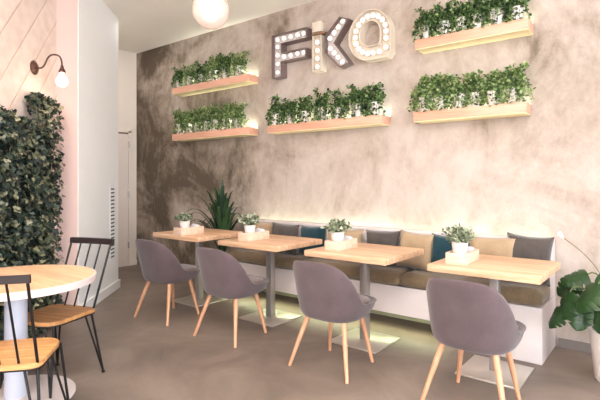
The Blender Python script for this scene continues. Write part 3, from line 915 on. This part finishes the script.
# ================================================================== SCONCE
sc = root('wall_sconce', floor_at(PW_R, 4.15, 2.335), 0, 'bronze gooseneck wall sconce with a bare glowing bulb above the green panel', 'wall lamp')
sc.matrix_world = Matrix.Translation(floor_at(PW_R, 4.15, 2.335)) @ hm   # local -Y into the room
bm = bmesh.new(); lathe(bm, [(0, 0), (.062, 0), (.064, .006), (.05, .012), (.045, .02), (.02, .03), (0, .032)], 28)
finish(bm, 'wall_plate', M['bronze'], sc, rot=(PI / 2, 0, 0), loc=(0, -.0005, 0))
bm = bmesh.new()
path = bez((0, -.03, 0), (0, -.12, -.03), (0, -.09, .11), (0, -.17, .115), 12) + bez((0, -.17, .115), (0, -.235, .12), (0, -.25, .08), (0, -.25, .0), 10)[1:]
tube(bm, path, .0075, 10); finish(bm, 'arm', M['bronze'], sc)
bm = bmesh.new(); lathe(bm, [(0, .05), (.012, .048), (.014, .03), (.022, .015), (.03, -.005), (.028, -.012), (0, -.012)], 20)
finish(bm, 'socket', M['bronze'], sc, loc=(0, -.25, -.03))
bm = bmesh.new(); lathe(bm, [(0, -.012), (.017, -.013), (.02, -.03), (.042, -.06), (.052, -.088), (.046, -.115), (.028, -.135), (0, -.142)], 24)
finish(bm, 'bulb', M['bulbglow'], sc, loc=(0, -.25, -.03))
L = D.lights.new('sconce_light', 'POINT'); L.energy = 2.5; L.shadow_soft_size = .05; L.color = (1, .76, .58)
lo = D.objects.new('sconce_light', L); COL.objects.link(lo); lo.location = floor_at(PW_R + .25, 4.15, 2.10)

# ================================================================== PENDANT GLOBE
gp = floor_at(-.685, 3.6, 0)
pr = root('pendant_lamp', (gp.x, gp.y, CEIL), 0, 'large white glowing glass globe hanging from the ceiling', 'pendant lamp')
gz = 1.33 + (181 - 10.5) / 468 * 3.6 - CEIL
bm = bmesh.new()
prof = [(.14 * math.sin(PI * k / 18), gz - .14 * math.cos(PI * k / 18)) for k in range(18)] + [(.02, gz + .14)]
lathe(bm, prof, 36); finish(bm, 'globe_shade', M['globe'], pr, angle=80)
bm = bmesh.new(); lathe(bm, [(.075 * math.sin(PI * k / 12), gz + .01 - .09 * math.cos(PI * k / 12)) for k in range(13)], 24)
finish(bm, 'inner_bulb', M['bulbcore'], pr)
bm = bmesh.new(); tube(bm, [(0, 0, gz + .17), (0, 0, -.02)], .004, 8); finish(bm, 'cord', M['black'], pr)
bm = bmesh.new(); lathe(bm, [(0, gz + .13), (.03, gz + .135), (.03, gz + .165), (.01, gz + .18), (0, gz + .18)], 20); finish(bm, 'socket_cap', M['steel'], pr)
bm = bmesh.new(); lathe(bm, [(0, -.03), (.05, -.028), (.055, -.001), (0, -.001)], 24); finish(bm, 'ceiling_rose', M['white'], pr)

# ================================================================== PALM at the bench's left end
pm = root('potted_palm', (-4.37, 3.97, 0), 0, 'dark green leafy potted palm standing at the left end of the bench', 'potted plant')
bm = bmesh.new(); lathe(bm, [(0, 0), (.11, 0), (.115, .01), (.145, .36), (.15, .38), (.135, .38), (.13, .35), (0, .35)], 32); finish(bm, 'pot', M['charcoal'], pm)
def blade(bm, pts, width, fold=.25):
    prev = None
    n = len(pts) - 1
    for i, p in enumerate(pts):
        t = i / n
        d = (pts[min(i + 1, n)] - pts[max(i - 1, 0)]).normalized()
        s = d.cross(Vector((0, 0, 1)))
        if s.length < 1e-3: s = Vector((1, 0, 0))
        s.normalize(); u = s.cross(d)
        w = width * max(.04, math.sin(PI * min(1, .12 + .88 * t)) ** .7)
        row = [bm.verts.new(p - s * w + u * w * fold), bm.verts.new(p), bm.verts.new(p + s * w + u * w * fold)]
        if prev:
            bm.faces.new((prev[0], prev[1], row[1], row[0])); bm.faces.new((prev[1], prev[2], row[2], row[1]))
        prev = row
bm = bmesh.new()
for k in range(64):
    a = random.uniform(0, 2 * PI); L_ = random.uniform(.5, .86); lean = random.choice((random.uniform(.1, .5), random.uniform(.5, 1.05)))
    dx, dy = math.cos(a), math.sin(a)
    if dy > 0: dy *= .35
    base = Vector((dx * .03, dy * .03, .35 + random.uniform(.05, .3)))
    top = base + Vector((dx * lean * .35, dy * lean * .35, L_ * .8))
    tip = base + Vector((dx * lean * .62, dy * lean * .5, L_ * (.95 - lean * .55)))
    blade(bm, bez(base, base.lerp(top, .5) + Vector((0, 0, .05)), top, tip, 10), random.uniform(.015, .026))
finish(bm, 'leaves', M['g_palm'], pm, angle=180)
bm = bmesh.new(); tube(bm, [(0, 0, .345), (.005, 0, .7)], [.02, .012], 10); finish(bm, 'trunk', M['stem'], pm)

# ================================================================== MONSTERA at the right
mo = root('potted_monstera', (-.27, 3.73, 0), 0, 'monstera with large split glossy leaves in a white pot right of the bench', 'potted plant')
bm = bmesh.new(); lathe(bm, [(0, 0), (.12, 0), (.128, .01), (.165, .33), (.168, .345), (.152, .345), (.147, .31), (0, .31)], 40); finish(bm, 'pot', M['pot'], mo, angle=50)
bm = bmesh.new(); lathe(bm, [(.1465, .312), (.08, .316), (0, .318)], 32); finish(bm, 'soil', M['soil'], mo)
def monstera_leaf(size):
    bm = bmesh.new()
    # half outline, heart shape with slits; mirrored
    n = 28; outl = []
    for i in range(n + 1):
        t = i / n
        w = .52 * math.sin(PI * (t ** .7)) ** .7
        y = t * 1.0 - .12 * math.sin(PI * min(1, t * 2.2)) * (t < .45)
        k = (i % 5)
        slit = .6 if (k == 0 and 6 < i < n - 3) else 1
        outl.append((w * slit, y))
    for s in (1, -1):
        prev = None
        for i, (w, y) in enumerate(outl):
            ym = i / n
            zz = lambda q: -.75 * q * q + .05 * math.sin(y * 9) * q - .18 * y * y
            row = [bm.verts.new((0, ym, -.18 * ym * ym)), bm.verts.new((s * w * .5, (ym + y) / 2, zz(w * .5) + .03)), bm.verts.new((s * w, y, zz(w)))]
            if prev:
                for q in range(2):
                    f = (prev[q], prev[q + 1], row[q + 1], row[q])
                    bm.faces.new(f if s == 1 else f[::-1])
            prev = row
    bmesh.ops.remove_doubles(bm, verts=bm.verts[:], dist=1e-4)
    bmesh.ops.scale(bm, vec=(size, size, size), verts=bm.verts[:])
    return bm
def px_at(x, y, Yp):                   # helper used only to choose leaf positions in metres
    r = (x - 300) / 468; dx = FW.x + r * RT.x; dy = FW.y + r * RT.y
    t = Yp / dy
    return Vector((dx * t, Yp, CAM_Z - (y - 181) / 468 * t))
base = Vector((-.27, 3.73, .33))
# leaf anchor (stem end) world, tip direction, size
specs = []
for px_, py_, Y_, d, sz in ((588, 274, 3.72, (-.75, -.2, -.25), .22), (570, 292, 3.60, (-.35, -.3, -1), .24), (598, 284, 3.50, (-.55, -.4, -.75), .27),
                            (582, 306, 3.56, (-.15, -.4, -1), .20), (600, 300, 3.46, (-.1, -.5, -.9), .25), (604, 270, 3.62, (.5, -.4, -.2), .26),
                            (576, 283, 3.80, (-.8, 0, -.7), .20), (616, 296, 3.5, (.3, -.5, -.8), .26),
                            (624, 278, 3.66, (.8, -.1, -.3), .26), (596, 290, 3.84, (0, .4, -.6), .22), (628, 318, 3.56, (.6, -.3, -.8), .24)):
    specs.append((px_at(px_, py_, Y_), d, sz * .82))
    specs.append((px_at(px_ + random.uniform(-10, 14), py_ + random.uniform(0, 22), Y_ + random.uniform(-.05, .08)), (d[0] + random.uniform(-.5, .5), d[1], d[2] - .2), sz * .66))
for p, d, s in specs:
    p = Vector(p); d = Vector(d).normalized()
    bm = bmesh.new()
    tube(bm, bez(base - Vector((-.27, 3.73, 0)) + Vector((random.uniform(-.04, .04), random.uniform(-.04, .04), -.01)),
                 Vector((0, 0, .5)), (p - Vector((-.27, 3.73, 0))) - d * .08 + Vector((0, 0, .05)), p - Vector((-.27, 3.73, 0)), 10), .005, 6)
    st = finish(bm, 'leaf_stem', M['stem'], mo)
    y = d; up = Vector((random.uniform(-.8, .8), random.uniform(-1, -.2), .8)); x = y.cross(up).normalized(); z = x.cross(y)
    lf = finish(monstera_leaf(s), 'leaf', M['g_monstera'], st, angle=180)
    lf.matrix_local = Matrix.Translation(p - Vector((-.27, 3.73, 0))) @ Matrix((x, y, z)).transposed().to_4x4()
# thin bare shoot with a pale curled tip that leans over the bench end
bm = bmesh.new()
tube(bm, bez((0, 0, .33), (-.05, 0, .75), (-.17, .06, .8), (-.33, .10, .92), 14), .0028, 6)
sh = finish(bm, 'flower_stem', plain('dry_shoot', srgb(110, 100, 76), .7), mo)
bm = bmesh.new(); prev = None
for i in range(9):                     # white curled spathe
    t = i / 8; w_ = .017 * math.sin(PI * (.08 + .9 * t)) + .001
    c_ = Vector((-.33 - .055 * t + .02 * t * t, .10 - .02 * t, .92 + .03 * math.sin(PI * t * .8)))
    row = [bm.verts.new(c_ + Vector((0, -w_ * .6, -w_))), bm.verts.new(c_ + Vector((0, .004, .004))), bm.verts.new(c_ + Vector((0, w_ * .6, w_)))]
    if prev:
        for q in (0, 1): bm.faces.new((prev[q], prev[q + 1], row[q + 1], row[q]))
    prev = row
finish(bm, 'white_flower', M['paper'], sh, angle=180)

# ================================================================== LIGHT
w = D.worlds.new('World'); bpy.context.scene.world = w; w.use_nodes = True
bg = w.node_tree.nodes['Background']; bg.inputs[0].default_value = (.86, .93, 1, 1); bg.inputs[1].default_value = 2.6
# daylight through the openings on the street side and the right
area('window_daylight_right', (3.12, -1.5, 1.7), (0, math.radians(90), 0), 2.3, 3.2, 140, (.84, .92, 1))
area('window_daylight_right', (3.12, 1.9, 1.7), (0, math.radians(90), 0), 2.3, 2.6, 175, (.88, .94, 1))
for x in (-3.6, -.5, 2.1):
    area('window_daylight_front', (x, -3.4, 1.7), (math.radians(90), 0, 0), 2.6 if x < 2 else 1.6, 2.3, 100, (1, .975, .955))
# added warm fill discs just below the ceiling, with no lamp fixtures
for x, y in ((-3.2, .6), (-.6, .9), (-1.0, -1.6), (-5.8, 3.4)):
    L = D.lights.new('ceiling_fill', 'AREA'); L.shape = 'DISK'; L.size = .9; L.energy = 24 if x > -5 else 9; L.color = (1, .94, .88)
    o = D.objects.new('ceiling_fill', L); COL.objects.link(o); o.location = (x, y, CEIL - .05)

area('ceiling_bounce_fill', (-.8, -1.0, 2.3), (PI, 0, 0), 1.6, 1.6, 260, (1, .96, .9))  # added upward fill that brightens the ceiling, no fixture

# ================================================================== CAMERA
cam = D.cameras.new('Camera'); co = D.objects.new('Camera', cam); COL.objects.link(co)
co.location = (0, 0, CAM_Z); co.rotation_euler = (PI / 2, 0, YAW)
cam.sensor_width = 36; cam.lens = 36 * 468 / 600; cam.shift_y = -19 / 600
cam.clip_start = .05
S = bpy.context.scene
S.camera = co
S.view_settings.view_transform = 'Standard'; S.view_settings.look = 'None'; S.view_settings.gamma = 1
S.view_settings.use_curve_mapping = False
S.view_settings.exposure = -.07
